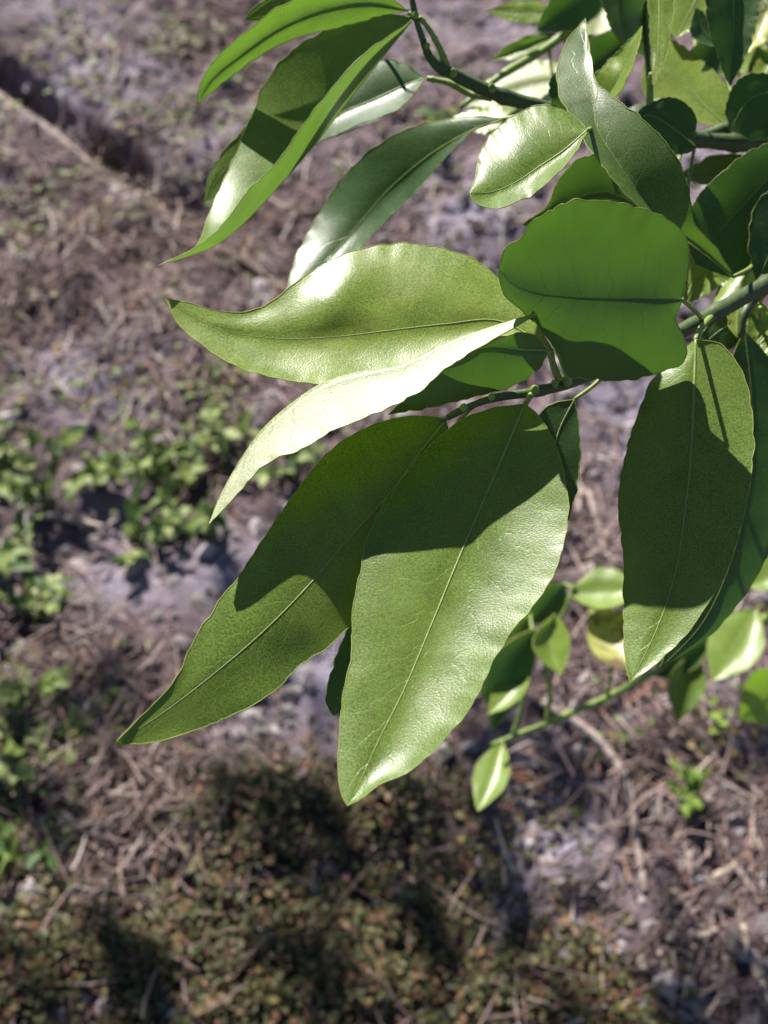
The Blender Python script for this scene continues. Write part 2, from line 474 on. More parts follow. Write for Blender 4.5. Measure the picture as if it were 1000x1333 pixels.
LEAF_N = 0
def leaf(br, L, M, R, d0, g=(0.0, 0.0), fold=(0.0, 0.0), curl=0.0, mat=None, under=False, dM=None, dL=None, dR=None,
         pet=None, petr=0.75, rib=0.55, wave=0.7, label=None, power=1.5, bumps=(), teeth=2.1, rim=0.18, NS=84, NT=9, thick_rib=True):
    """A leaf blade given by left margin, midrib and right margin (photo pixels, base to tip).
    Depth (mm): plane d0 + g*(offset from base) + curl along the length, or explicit dM/dL/dR lists along each line;
    fold moves the margins (negative = towards the viewer)."""
    global LEAF_N
    LEAF_N += 1
    sd = LEAF_N * 3.71
    xb, yb = M[0]
    Lc, Mc, Rc = (catmull(np.array(q, dtype=float), NS) for q in (L, M, R))
    s = np.linspace(0, 1, NS)
    def dep(c, expl, f):
        if expl is not None:
            e = catmull(np.array([[i / (len(expl) - 1), v] for i, v in enumerate(expl)], dtype=float) * np.array((400.0, 1.0)), 200)
            return np.interp(s * 400.0, e[:, 0], e[:, 1])
        return d0 + g[0] * (c[:, 0] - xb) + g[1] * (c[:, 1] - yb) + curl * s ** 2 + f * np.sin(math.pi * np.clip(s * 0.9 + 0.08, 0, 1))
    D = {'M': dep(Mc, dM, 0), 'L': dep(Lc, dL, fold[0]), 'R': dep(Rc, dR, fold[1])}
    # serrated, slightly irregular margin
    def scallop(c, k):
        tg = np.gradient(c, axis=0)
        tg /= np.maximum(np.linalg.norm(tg, axis=1, keepdims=True), 1e-9)
        nn = np.stack((-tg[:, 1], tg[:, 0]), axis=1)
        ln = np.concatenate(([0], np.cumsum(np.linalg.norm(np.diff(c, axis=0), axis=1))))
        ph = np.array([ln[i] / 27.0 + 1.1 * noise.noise((ln[i] * 0.011, sd, k)) for i in range(len(c))])
        f = ph - np.floor(ph)
        dp = np.array([0.5 + noise.noise((math.floor(p) * 1.7, sd, k + 3)) for p in ph])
        sgn = 1.0 if np.mean(np.sum((c - Mc) * nn, axis=1)) > 0 else -1.0
        amp = teeth * sgn * (1.5 * dp * (np.sin(math.pi * f ** 0.6) - 0.5) + np.array([1.1 * noise.noise((i * 0.3, sd, k + 5)) for i in range(len(c))]))
        amp *= np.sin(math.pi * np.clip(s, 0.02, 0.98)) ** 0.5
        return c + nn * amp[:, None]
    Lc2, Rc2 = scallop(Lc, 1.0), scallop(Rc, 9.0)
    ts = np.linspace(0, 1, NT)
    V, UV = [], []
    for i in range(NS):
        env = math.sin(math.pi * min(1, max(0, s[i]))) ** 0.7
        for j in range(NT - 1, 0, -1):
            t = ts[j]
            q = Mc[i] * (1 - t) + Lc[i] * t + (Lc2[i] - Lc[i]) * t ** 7
            d = D['M'][i] + (D['L'][i] - D['M'][i]) * (t ** power)
            d += env * wave * t * 1.6 * noise.noise((s[i] * 4.5, t * 1.2, sd))
            for (bs, bt, ws, wt, am) in bumps:
                d += am * t * math.exp(-((s[i] - bs) / ws) ** 2 - ((-t - bt) / wt) ** 2)
            V.append(P(q[0], q[1], d)); UV.append((0.5 - 0.5 * t, s[i]))
        V.append(P(Mc[i][0], Mc[i][1], D['M'][i])); UV.append((0.5, s[i]))
        for j in range(1, NT):
            t = ts[j]
            q = Mc[i] * (1 - t) + Rc[i] * t + (Rc2[i] - Rc[i]) * t ** 7
            d = D['M'][i] + (D['R'][i] - D['M'][i]) * (t ** power)
            d += env * wave * t * 1.6 * noise.noise((s[i] * 4.5, -t * 1.2 - 0.3, sd))
            for (bs, bt, ws, wt, am) in bumps:
                d += am * t * math.exp(-((s[i] - bs) / ws) ** 2 - ((t - bt) / wt) ** 2)
            V.append(P(q[0], q[1], d)); UV.append((0.5 + 0.5 * t, s[i]))
    V = np.array(V)
    W = 2 * NT - 1
    F = [(i * W + j, i * W + j + 1, (i + 1) * W + j + 1, (i + 1) * W + j) for i in range(NS - 1) for j in range(W - 1)]
    # winding: upper side towards the viewer on the left half unless `under`
    acc = 0.0
    for i in range(8, NS - 8, 4):
        a, b, c = V[i * W], V[i * W + NT - 1], V[(i + 4) * W + NT - 1]
        nrm = np.cross(b - a, c - b)
        acc += nrm.dot(C0 - b)
    if (acc < 0) != bool(under):
        F = [f[::-1] for f in F]
        flip = -1
    o = mesh_obj('leaf', V, F, mat or M_LEAF, br, origin=V[NT - 1], uvs=UV)
    if label: o['label'] = label
    # midrib
    Mp = V[NT - 1::W]
    r = 0.72 * rib / 1000 * (1.0 - 0.82 * s)
    if thick_rib:
        tv, tf = tube((Mp + (Mp - C0) / np.linalg.norm(Mp - C0, axis=1, keepdims=True) * (0.45 * r)[:, None])[:NS - 2], r[:NS - 2], 6)
        mesh_obj('midrib', tv, tf, M_RIB, o, origin=Mp[0])
    # pale margin
    edge = np.vstack((V[0::W], V[W - 1::W][::-1][1:]))
    tv, tf = tube(edge, np.array([rim / 1000 * (0.85 + 0.7 * noise.noise((i * 0.13, sd, 2.2))) for i in range(len(edge))]), 5)
    mesh_obj('leaf_margin', tv, tf, M_RIM, o, origin=edge[0])
    if pet:
        pts = [(Mp[0])] + [P(*p) for p in pet]
        c = catmull(np.array(pts), 12)
        tv, tf = tube(c, np.linspace(petr * 0.85, petr * 1.1, 12) / 1000, 7)
        mesh_obj('petiole', tv, tf, M_STEMY, o, origin=c[0])
    return o

# ---- upper branch: reaches in from the right edge and ends in the leaves at the top left
A = branch('citrus_branch', (1190, 190, 595), 'upper citrus branch with folded backlit leaves hanging over the straw and buried stick')
stem(A, 'stem', [(1190, 190, 595, 5.2), (1080, 188, 575, 4.4), (1000, 187, 560, 3.6), (930, 184, 550, 3.3), (850, 172, 540, 3.0), (770, 152, 531, 2.9), (700, 138, 523, 2.7), (640, 120, 515, 2.5), (590, 96, 509, 2.2), (562, 78, 505, 1.7), (550, 50, 500, 1.2), (541, 22, 495, 1.0), (533, -25, 490, 0.8)], M_STEM)
stem(A, 'shoot', [(585, 94, 508, 1.4), (572, 62, 503, 1.1), (556, 34, 498, 0.9), (546, 22, 496, 0.8)], M_STEMY)
stem(A, 'shoot', [(640, 128, 518, 1.2), (612, 122, 521, 1.3), (585, 108, 521, 1.2), (556, 102, 522, 1.0)], M_STEMY)
leaf(A, [(532, 14), (480, -18), (420, -14), (362, 10), (325, 38), (296, 62), (272, 88), (260, 112), (257, 136)],
     [(532, 14), (480, 4), (420, 14), (360, 40), (310, 75), (275, 105), (257, 136)],
     [(532, 14), (490, 22), (440, 36), (396, 46), (345, 68), (305, 96), (278, 118), (257, 136)],
     499, g=(-0.02, 0.13), fold=(-4, 2), mat=M_LEAF, label='bright backlit leaf', pet=[(538, 18, 494)])
leaf(A, [(500, -30), (420, -40), (360, -12), (325, 16), (318, 26)], [(500, -30), (420, -28), (350, 4), (318, 26)], [(500, -30), (420, -10), (360, 24), (318, 26)],
     510, g=(0, 0.05), mat=M_LEAF, pet=[(536, -10, 492)])
leaf(A, [(538, 22), (500, 20), (450, 30), (388, 60), (348, 104), (322, 166), (304, 208), (286, 246), (270, 284), (258, 318), (206, 346)],
     [(538, 24), (496, 76), (456, 128), (416, 180), (372, 232), (320, 288), (284, 318), (250, 332), (206, 346)],
     [(538, 26), (508, 46), (472, 72), (440, 106), (400, 156), (360, 212), (320, 252), (290, 292), (252, 324), (206, 346)],
     495, dL=[496, 507, 515, 515, 505, 488, 456], dM=[496, 505, 511, 507, 494, 474, 452], dR=[495, 481, 475, 471, 466, 458, 451], mat=M_LEAF, power=1.0,
     label='leaf folded along its midrib, one half lit through', pet=[(541, 20, 495)], wave=0.5)
leaf(A, [(400, 60), (350, 120), (318, 168), (290, 198), (272, 232), (266, 264)], [(405, 70), (360, 140), (320, 190), (285, 232), (266, 264)], [(420, 80), (380, 150), (340, 205), (300, 250), (266, 264)],
     535, g=(-0.02, -0.05), mat=M_LEAF, pet=[(480, 35, 530), (535, 20, 498)])
leaf(A, [(552, 101), (530, 84), (500, 78), (462, 92), (430, 118), (400, 160), (385, 198)],
     [(552, 102), (525, 112), (485, 130), (440, 150), (405, 178), (385, 198)],
     [(552, 103), (530, 132), (500, 152), (462, 168), (420, 184), (385, 198)],
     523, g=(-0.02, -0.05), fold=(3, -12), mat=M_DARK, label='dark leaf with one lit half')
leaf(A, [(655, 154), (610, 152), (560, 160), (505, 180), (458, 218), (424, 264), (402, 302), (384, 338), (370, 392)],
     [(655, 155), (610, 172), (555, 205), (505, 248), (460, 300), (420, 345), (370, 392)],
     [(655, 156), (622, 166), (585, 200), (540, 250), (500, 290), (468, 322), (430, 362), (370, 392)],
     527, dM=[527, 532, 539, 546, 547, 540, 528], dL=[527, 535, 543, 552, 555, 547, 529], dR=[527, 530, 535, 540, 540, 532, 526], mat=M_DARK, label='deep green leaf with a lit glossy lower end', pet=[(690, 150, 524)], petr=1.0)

# ---- middle branch: carries the large leaves in the centre
B = branch('citrus_branch', (1200, 290, 545), 'central citrus branch bearing the largest glossy leaves and the whitish glaring one')
stem(B, 'stem', [(1200, 290, 545, 4.6), (1080, 330, 515, 3.8), (985, 377, 492, 2.9), (930, 408, 480, 2.7), (885, 432, 470, 2.5), (810, 470, 458, 2.0), (740, 499, 448, 1.8), (690, 511, 440, 1.5), (640, 519, 437, 1.2), (605, 532, 436, 1.0), (582, 544, 436, 0.9)], M_STEM)
leaf(B, [(718, 452), (700, 425), (680, 398), (652, 366), (618, 338), (575, 323), (518, 317), (470, 324), (425, 342), (385, 368), (352, 394), (320, 406), (285, 405), (245, 394), (216, 389)],
     [(718, 455), (650, 418), (580, 422), (510, 430), (430, 439), (350, 440), (285, 428), (245, 408), (216, 389)],
     [(718, 458), (680, 440), (620, 460), (560, 485), (480, 500), (410, 499), (345, 489), (298, 472), (262, 448), (234, 424), (216, 389)],
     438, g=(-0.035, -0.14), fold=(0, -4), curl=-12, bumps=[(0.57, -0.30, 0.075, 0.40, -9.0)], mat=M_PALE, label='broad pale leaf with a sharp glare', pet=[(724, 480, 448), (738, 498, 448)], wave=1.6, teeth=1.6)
leaf(B, [(694, 411), (645, 432), (590, 456), (530, 488), (475, 502), (425, 520), (385, 546), (345, 580), (312, 618), (288, 655), (272, 682)],
     [(694, 408), (640, 425), (580, 446), (520, 474), (465, 484), (420, 498), (380, 524), (340, 560), (308, 606), (285, 648), (272, 682)],
     [(694, 412), (640, 443), (575, 484), (548, 508), (500, 533), (470, 546), (430, 562), (388, 588), (352, 600), (318, 632), (294, 660), (272, 682)],
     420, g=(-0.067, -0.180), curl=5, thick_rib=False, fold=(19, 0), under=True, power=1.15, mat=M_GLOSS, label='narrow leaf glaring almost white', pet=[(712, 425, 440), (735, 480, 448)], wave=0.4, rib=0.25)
leaf(B, [(714, 455), (690, 434), (650, 440), (600, 468), (550, 500), (505, 540)], [(714, 456), (680, 455), (630, 452), (580, 475), (505, 540)], [(714, 458), (700, 482), (660, 505), (610, 518), (560, 530), (505, 540)],
     431, g=(0, 0.14), under=True, mat=M_GLOW, pet=[(722, 485, 440), (730, 500, 447)], label='shaded leaf beneath the glaring one')
leaf(B, [(581, 545), (548, 541), (512, 545), (468, 561), (422, 594), (386, 640), (354, 684), (320, 738), (282, 788), (250, 840), (226, 888), (182, 934), (150, 968)],
     [(581, 546), (545, 592), (508, 642), (455, 700), (402, 762), (345, 820), (285, 872), (215, 926), (150, 968)],
     [(581, 548), (590, 600), (575, 660), (545, 720), (500, 775), (458, 812), (428, 842), (392, 864), (352, 904), (294, 934), (212, 964), (150, 970)],
     437, g=(-0.045, -0.15), fold=(-6, 11), mat=M_LEAF, label='long leaf half in the shade of the glaring one', wave=0.8, curl=-9)
leaf(B, [(684, 526), (644, 531), (602, 546), (560, 580), (526, 622), (500, 656), (480, 698), (464, 768), (458, 808), (458, 850), (449, 892), (442, 954), (440, 996), (444, 1032), (452, 1049)],
     [(684, 526), (660, 582), (635, 640), (597, 728), (564, 808), (526, 898), (492, 966), (462, 1032), (452, 1049)],
     [(684, 526), (700, 540), (716, 564), (732, 606), (740, 664), (728, 728), (711, 766), (662, 828), (639, 866), (618, 912), (586, 954), (544, 996), (522, 1010), (494, 1022), (470, 1040), (452, 1049)],
     434, g=(-0.02, -0.120), fold=(0, -6), curl=-5, mat=M_LEAF, label='large broad leaf crossed by a curved shadow', pet=[(690, 516, 437), (698, 508, 441)], petr=1.0, rib=0.8, wave=0.9, teeth=2.0)
leaf(B, [(748, 520), (715, 528), (690, 560), (680, 620), (690, 690), (715, 740)], [(748, 520), (728, 560), (715, 620), (712, 690), (715, 740)], [(748, 520), (754, 560), (755, 600), (750, 640), (738, 680), (715, 740)],
     452, g=(0, -0.03), mat=M_DARK, pet=[(775, 500, 456), (800, 475, 458)], label='dark leaf behind the large broad leaf')
leaf(B, [(520, 700), (480, 770), (448, 830), (430, 880), (425, 915), (434, 932)], [(522, 700), (500, 780), (470, 850), (445, 905), (434, 932)], [(524, 702), (520, 790), (495, 860), (460, 915), (434, 932)],
     470, g=(0, -0.03), mat=M_DARK, pet=[(560, 620, 466), (600, 545, 446), (618, 527, 437)])
# the backlit broad leaf in front of the stem
leaf(B, [(888, 388), (896, 350), (894, 312), (870, 286), (830, 270), (790, 263), (748, 261), (715, 275), (688, 294), (678, 312), (660, 320), (650, 350)],
     [(888, 390), (840, 388), (790, 388), (740, 386), (695, 380), (665, 368), (650, 352)],
     [(888, 392), (880, 415), (893, 445), (890, 470), (852, 487), (812, 495), (770, 493), (738, 488), (728, 462), (705, 430), (675, 400), (655, 382), (650, 354)],
     424, g=(0.02, 0.13), fold=(-2, 1), mat=M_GLOW, under=True, label='broad leaf with sunlight glowing through it', pet=[(905, 405, 450), (915, 416, 477)], wave=1.2, rib=0.35, teeth=2.4)

# buds and leaf scars in the axils
def bud(br, x, y, d, r):
    p = P(x, y, d)
    path = np.array([p + np.array((0, 0, 1)) * r * k for k in (-.9, -.5, 0, .5, 1.0, 1.5)])
    V, F = tube(path, np.array([.3, .8, 1.0, .9, .55, .1]) * r, 8)
    mesh_obj('bud', V, F, M_STEMY, br, origin=p)
for q in ((696, 508, 438, .0016), (738, 497, 445, .0018), (722, 500, 443, .0014), (604, 531, 434, .0014), (640, 517, 435, .0012)): bud(B, *q)
for q in ((640, 116, 513, .0018), (590, 96, 506, .0016), (664, 128, 517, .0015), (541, 20, 493, .0013), (556, 60, 500, .0012)): bud(A, *q)

# ---- right hanging branchlet
Dd = branch('citrus_branch', (1180, 330, 535), 'side branch at the right whose long leaves hang down in dappled shade')
stem(Dd, 'stem', [(1180, 330, 535, 3.6), (1090, 345, 520, 3.0), (1030, 358, 508, 2.5), (985, 385, 498, 2.0), (968, 412, 494, 1.5), (965, 440, 494, 1.2)], M_STEM)
leaf(Dd, [(906, 442), (875, 470), (848, 498), (826, 552), (810, 612), (806, 662), (812, 722), (812, 800), (815, 868), (821, 889)],
     [(906, 442), (903, 520), (899, 600), (892, 664), (880, 742), (858, 812), (821, 889)],
     [(906, 442), (938, 448), (964, 480), (978, 530), (980, 592), (974, 642), (948, 738), (906, 808), (868, 852), (821, 889)],
     440, g=(0.01, -0.095), fold=(8, -5), mat=M_LEAF, label='long hanging leaf with a thin sunlit right edge', pet=[(912, 428, 460), (928, 410, 480)], petr=1.1, rib=0.75, wave=0.8)
leaf(Dd, [(968, 432), (940, 500), (925, 600), (915, 700), (890, 790), (858, 872)], [(970, 432), (978, 520), (975, 620), (955, 720), (915, 810), (858, 872)], [(972, 432), (1010, 480), (1030, 570), (1020, 660), (985, 750), (930, 822), (858, 872)],
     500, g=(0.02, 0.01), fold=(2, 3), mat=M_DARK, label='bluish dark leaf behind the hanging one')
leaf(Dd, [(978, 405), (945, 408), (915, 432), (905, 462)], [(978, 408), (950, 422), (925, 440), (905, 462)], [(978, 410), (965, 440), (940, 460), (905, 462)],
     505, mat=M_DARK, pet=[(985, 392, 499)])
leaf(Dd, [(985, 440), (965, 460), (962, 490), (985, 520)], [(990, 440), (992, 465), (990, 490), (985, 520)], [(995, 440), (1025, 460), (1025, 500), (985, 520)],
     520, g=(0, -0.15), mat=M_PALE, pet=[(990, 400, 503)])

# ---- crowded top right shoots
T = branch('citrus_branch', (1230, 60, 600), 'crowded citrus branch at the top right with curled and overlapping leaves')
stem(T, 'stem', [(1230, 60, 600, 4.2), (1110, 110, 580, 3.4), (1010, 160, 562, 2.8), (955, 165, 556, 2.3), (900, 178, 548, 2.0), (850, 150, 540, 1.6), (846, 110, 540, 1.3), (842, 60, 545, 1.1), (838, -30, 550, 1.0)], M_STEM)
stem(T, 'shoot', [(850, 150, 540, 1.1), (845, 120, 535, 1.0), (848, 95, 530, 0.9)], M_STEMY)
stem(T, 'shoot', [(900, 178, 548, 1.5), (840, 172, 530, 1.4), (780, 165, 515, 1.2), (765, 162, 510, 1.0)], M_STEMY)
leaf(T, [(764, 168), (745, 150), (715, 138), (690, 140), (664, 154), (640, 174), (624, 202), (620, 228), (612, 250)],
     [(764, 170), (735, 195), (705, 215), (670, 238), (640, 250), (612, 252)],
     [(764, 172), (748, 200), (722, 230), (690, 254), (662, 268), (640, 271), (620, 264), (612, 254)],
     439, g=(-0.02, -0.11), fold=(6, -5), curl=-4, mat=M_LEAF, label='pale cupped leaf with a curled tip', pet=[(772, 166, 470), (785, 166, 514)], wave=1.2, teeth=1.8)
leaf(T, [(955, 362), (905, 322), (856, 288), (822, 260), (790, 224), (756, 176), (733, 134), (725, 100), (735, 60), (762, 24)],
     [(955, 360), (910, 320), (860, 286), (832, 252), (802, 208), (777, 164), (772, 116), (760, 84), (764, 62), (762, 24)],
     [(955, 358), (930, 320), (905, 292), (896, 244), (878, 200), (842, 160), (805, 132), (778, 108), (768, 66), (762, 24)],
     462, dL=[457, 449, 443, 445, 458, 472, 486], dM=[458, 455, 452, 452, 458, 469, 485], dR=[458, 453, 450, 451, 457, 468, 485], mat=M_MID, power=1.0, wave=0.4,
     label='twisted leaf with a bright folded flap', rib=0.4, pet=[(975, 350, 495), (990, 340, 510), (1015, 340, 511)])
leaf(T, [(770, 165), (735, 150), (715, 120), (722, 95), (740, 85)], [(772, 166), (752, 140), (740, 110), (740, 85)], [(775, 165), (768, 140), (762, 110), (740, 85)],
     520, g=(0, 0.05), mat=M_DARK)
leaf(T, [(835, 285), (790, 300), (740, 300), (700, 300), (680, 292)], [(835, 270), (790, 250), (740, 262), (705, 280), (680, 292)], [(835, 255), (800, 215), (762, 203), (728, 232), (715, 264), (680, 292)],
     492, g=(0, 0.10), mat=M_GLOW, under=True, pet=[(870, 240, 520), (890, 190, 545)], label='shaded translucent leaf above the glowing one')
leaf(T, [(772, 125), (775, 100), (800, 72), (822, 50), (836, 34)], [(790, 130), (805, 108), (818, 80), (828, 56), (836, 34)], [(796, 132), (812, 112), (824, 84), (832, 60), (836, 34)],
     520, dL=[520, 522, 524, 522, 520], dM=[520, 520, 520, 519, 518], dR=[514, 508, 506, 510, 517], mat=M_PALE, power=1.0, pet=[(800, 150, 518), (790, 166, 516)])
leaf(T, [(800, -45), (780, -20), (788, 15), (800, 40), (816, 62)], [(820, -50), (805, -20), (806, 10), (810, 36), (816, 62)], [(840, -45), (850, 0), (846, 40), (834, 58), (816, 62)],
     534, dL=[534, 528, 526, 530, 536], dM=[540, 540, 540, 540, 538], dR=[540, 548, 552, 548, 540], mat=M_DARK, pet=[(838, -60, 550)])
leaf(T, [(862, -60), (840, -30), (844, 10), (848, 60), (850, 112)], [(864, -60), (858, -20), (858, 20), (856, 70), (850, 112)], [(866, -60), (880, -30), (876, 20), (866, 78), (850, 112)],
     528, g=(0.0, -0.13), mat=M_PALE, pet=[(850, -75, 545), (838, -40, 549)], label='narrow sunlit leaf hanging tip down')
leaf(T, [(952, 165), (958, 140), (940, 105), (905, 72), (872, 52), (845, 60)], [(950, 166), (920, 140), (890, 105), (866, 80), (845, 62)], [(946, 168), (910, 160), (870, 150), (842, 130), (836, 95), (845, 64)],
     560, g=(-0.03, -0.14), mat=M_PALE, pet=[(962, 170, 558)], label='broad sunlit leaf under the crowded shoots')
leaf(T, [(940, -40), (900, -60), (870, -20), (868, 30), (880, 50)], [(945, -38), (920, -20), (895, 20), (880, 50)], [(948, -35), (940, 0), (915, 30), (880, 50)],
     585, g=(-0.03, -0.15), mat=M_PALE, pet=[(985, -20, 580), (1040, 60, 575), (1040, 148, 568)])
leaf(T, [(948, -60), (920, -20), (922, 30), (935, 75), (950, 112)], [(960, -60), (955, -10), (955, 40), (952, 80), (950, 112)], [(972, -60), (992, -20), (985, 30), (970, 75), (950, 112)],
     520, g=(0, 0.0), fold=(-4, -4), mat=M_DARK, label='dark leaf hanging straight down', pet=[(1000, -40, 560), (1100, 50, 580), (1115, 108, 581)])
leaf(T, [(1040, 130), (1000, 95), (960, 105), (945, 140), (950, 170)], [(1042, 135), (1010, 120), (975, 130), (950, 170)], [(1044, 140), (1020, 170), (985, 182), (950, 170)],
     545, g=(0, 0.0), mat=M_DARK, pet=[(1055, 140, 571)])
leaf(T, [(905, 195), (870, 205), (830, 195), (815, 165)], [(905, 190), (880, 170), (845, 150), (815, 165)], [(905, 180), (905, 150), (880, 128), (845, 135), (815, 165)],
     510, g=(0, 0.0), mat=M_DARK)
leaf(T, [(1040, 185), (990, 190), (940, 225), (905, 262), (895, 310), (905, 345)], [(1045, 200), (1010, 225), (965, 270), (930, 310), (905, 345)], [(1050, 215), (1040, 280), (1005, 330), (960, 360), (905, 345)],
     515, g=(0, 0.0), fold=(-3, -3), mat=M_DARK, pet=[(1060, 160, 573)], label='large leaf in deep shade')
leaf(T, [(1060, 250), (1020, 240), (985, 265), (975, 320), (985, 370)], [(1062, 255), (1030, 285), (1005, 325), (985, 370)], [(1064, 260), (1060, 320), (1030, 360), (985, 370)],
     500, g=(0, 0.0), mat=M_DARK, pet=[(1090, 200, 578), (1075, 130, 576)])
leaf(T, [(890, 392), (890, 350), (905, 322), (930, 335), (952, 362)], [(892, 392), (905, 365), (925, 358), (952, 362)], [(894, 394), (915, 385), (935, 372), (952, 362)],
     530, g=(-0.03, -0.15), mat=M_YOUNG, pet=[(888, 300, 538), (905, 185, 549)])
for k in range(4):   # leaf bits crowding the fork at the right edge
    x0 = 962 + 14 * k; y0 = 392 + 10 * (k % 2)
    leaf(Dd, [(x0, y0), (x0 - 14, y0 + 16), (x0 - 12, y0 + 34), (x0 - 2, y0 + 48)], [(x0, y0), (x0 - 2, y0 + 16), (x0 - 3, y0 + 34), (x0 - 2, y0 + 48)], [(x0, y0), (x0 + 10, y0 + 14), (x0 + 10, y0 + 34), (x0 - 2, y0 + 48)],
         500 + 5 * k, g=(0, -0.12 + 0.06 * k), mat=[M_PALE, M_LEAF, M_YOUNG, M_LEAF][k], NS=24, NT=5, pet=[(x0 + 8, 380, 500)])

for (bx, by), (tx, ty), w, d, gg, mt, at_ in (((1005, 105), (935, 188), 24, 572, (-.05, -.12), M_LEAF, (1015, 158, 563)), ((985, 205), (885, 228), 20, 566, (0, 0.02), M_MID, (1000, 170, 561)),
        ((1015, 300), (930, 392), 26, 545, (-.05, -.15), M_LEAF, (1040, 345, 512)), ((985, 335), (918, 420), 17, 530, (-.05, -.14), M_YOUNG, (1000, 366, 503)), ((868, 128), (790, 186), 24, 552, (0, 0), M_DARK, (852, 140, 540)),
        ((790, 22), (858, 78), 20, 570, (-.04, -.12), M_MID, (838, 5, 548)), ((1010, 395), (985, 470), 20, 515, (-.04, -.12), M_PALE, (1005, 372, 503)), ((935, 60), (905, 10), 16, 575, (0, 0), M_DARK, (960, 150, 557))):
    dx, dy = tx - bx, ty - by
    l = math.hypot(dx, dy); px, py = -dy / l, dx / l
    prof = [(0, .02), (.2, .65), (.45, 1), (.7, .8), (.9, .34), (1, .02)]
    mid = [(bx + dx * t - px * 6 * math.sin(3.14 * t), by + dy * t - py * 6 * math.sin(3.14 * t)) for t, _ in prof]
    leaf(T, [(m[0] - px * w * k, m[1] - py * w * k) for m, (t, k) in zip(mid, prof)], mid, [(m[0] + px * w * k, m[1] + py * w * k) for m, (t, k) in zip(mid, prof)],
         d, g=gg, fold=(-4, 3), mat=mt, NS=36, NT=6, pet=[at_])

# ---- soft leaves behind the upper branch
K = branch('citrus_branch', (1150, -120, 720), 'out-of-focus citrus branch with pale glaring leaves behind the upper branch')
stem(K, 'stem', [(1150, -120, 720, 4.0), (980, -70, 700, 3.2), (860, -10, 680, 2.6), (760, 30, 665, 2.3), (700, 70, 655, 2.0), (650, 100, 645, 1.6), (600, 140, 640, 1.2)], M_STEMY)
stem(K, 'shoot', [(760, 30, 665, 1.6), (735, 22, 660, 1.4), (712, 8, 655, 1.2)], M_STEMY)
leaf(K, [(740, 85), (700, 78), (660, 88), (625, 115), (600, 135)], [(742, 100), (700, 105), (655, 118), (600, 136)], [(744, 115), (710, 132), (660, 140), (600, 138)],
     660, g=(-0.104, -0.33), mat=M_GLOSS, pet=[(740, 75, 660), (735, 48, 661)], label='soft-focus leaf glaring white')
leaf(K, [(720, 10), (690, 0), (655, 6), (634, 14)], [(720, 16), (690, 14), (655, 14), (634, 14)], [(720, 22), (695, 30), (660, 26), (634, 15)],
     650, g=(-0.05, -0.10), mat=M_YOUNG)
leaf(K, [(700, 150), (660, 140), (620, 142), (590, 152)], [(702, 160), (660, 158), (620, 156), (590, 153)], [(704, 168), (660, 176), (622, 172), (590, 154)],
     640, g=(-0.10, -0.30), mat=M_PALE, pet=[(720, 130, 650), (715, 62, 657)])
leaf(K, [(800, 0), (770, -20), (750, 10), (760, 45), (775, 60)], [(802, 5), (780, 10), (768, 35), (775, 60)], [(804, 10), (800, 30), (795, 50), (775, 60)],
     650, g=(-0.10, -0.32), mat=M_GLOSS, pet=[(815, 5, 672)])
leaf(K, [(770, 20), (745, 60), (735, 90), (740, 120)], [(775, 22), (765, 60), (755, 90), (740, 120)], [(780, 24), (785, 60), (775, 100), (740, 120)],
     655, g=(-0.06, -0.12), mat=M_PALE, pet=[(768, 27, 666)])
leaf(K, [(990, 20), (960, 40), (940, 70), (930, 100)], [(995, 22), (980, 45), (960, 75), (930, 100)], [(1000, 24), (1000, 60), (970, 95), (930, 100)],
     690, g=(-0.05, -0.16), mat=M_YOUNG, pet=[(990, -40, 698), (980, -70, 700)])

for (bx, by), (tx, ty), w, d, gg, mt in (((800, -30), (700, 40), 30, 640, (0, 0.0), M_DARK), ((985, 60), (1015, 150), 26, 640, (0, 0), M_DARK), ((905, -20), (960, 60), 30, 650, (0, 0), M_DARK),
        ((830, 40), (745, 105), 26, 630, (0, 0.02), M_DARK), ((1000, 10), (970, 70), 16, 640, (-0.1, -0.3), M_YELLOW), ((1010, 60), (985, 110), 14, 645, (-0.1, -0.3), M_YOUNG), ((720, 45), (640, 78), 11, 640, (-0.1, -0.1), M_LEAF), ((905, 120), (860, 190), 26, 620, (0, 0), M_DARK), ((940, 30), (900, 130), 24, 640, (0, 0.0), M_DARK)):
    dx, dy = tx - bx, ty - by
    l = math.hypot(dx, dy); px, py = -dy / l, dx / l
    prof = [(0, .02), (.2, .65), (.45, 1), (.7, .8), (.9, .34), (1, .02)]
    mid = [(bx + dx * t, by + dy * t) for t, _ in prof]
    leaf(K, [(m[0] - px * w * k, m[1] - py * w * k) for m, (t, k) in zip(mid, prof)], mid, [(m[0] + px * w * k, m[1] + py * w * k) for m, (t, k) in zip(mid, prof)],
         d, g=gg, fold=(-3, -3), mat=mt, NS=30, NT=6, pet=[(bx + 4, by - 8, d + 4), (860 + (bx - 860) * 0.75, -12 - (bx - 860) * 0.3, 684)])

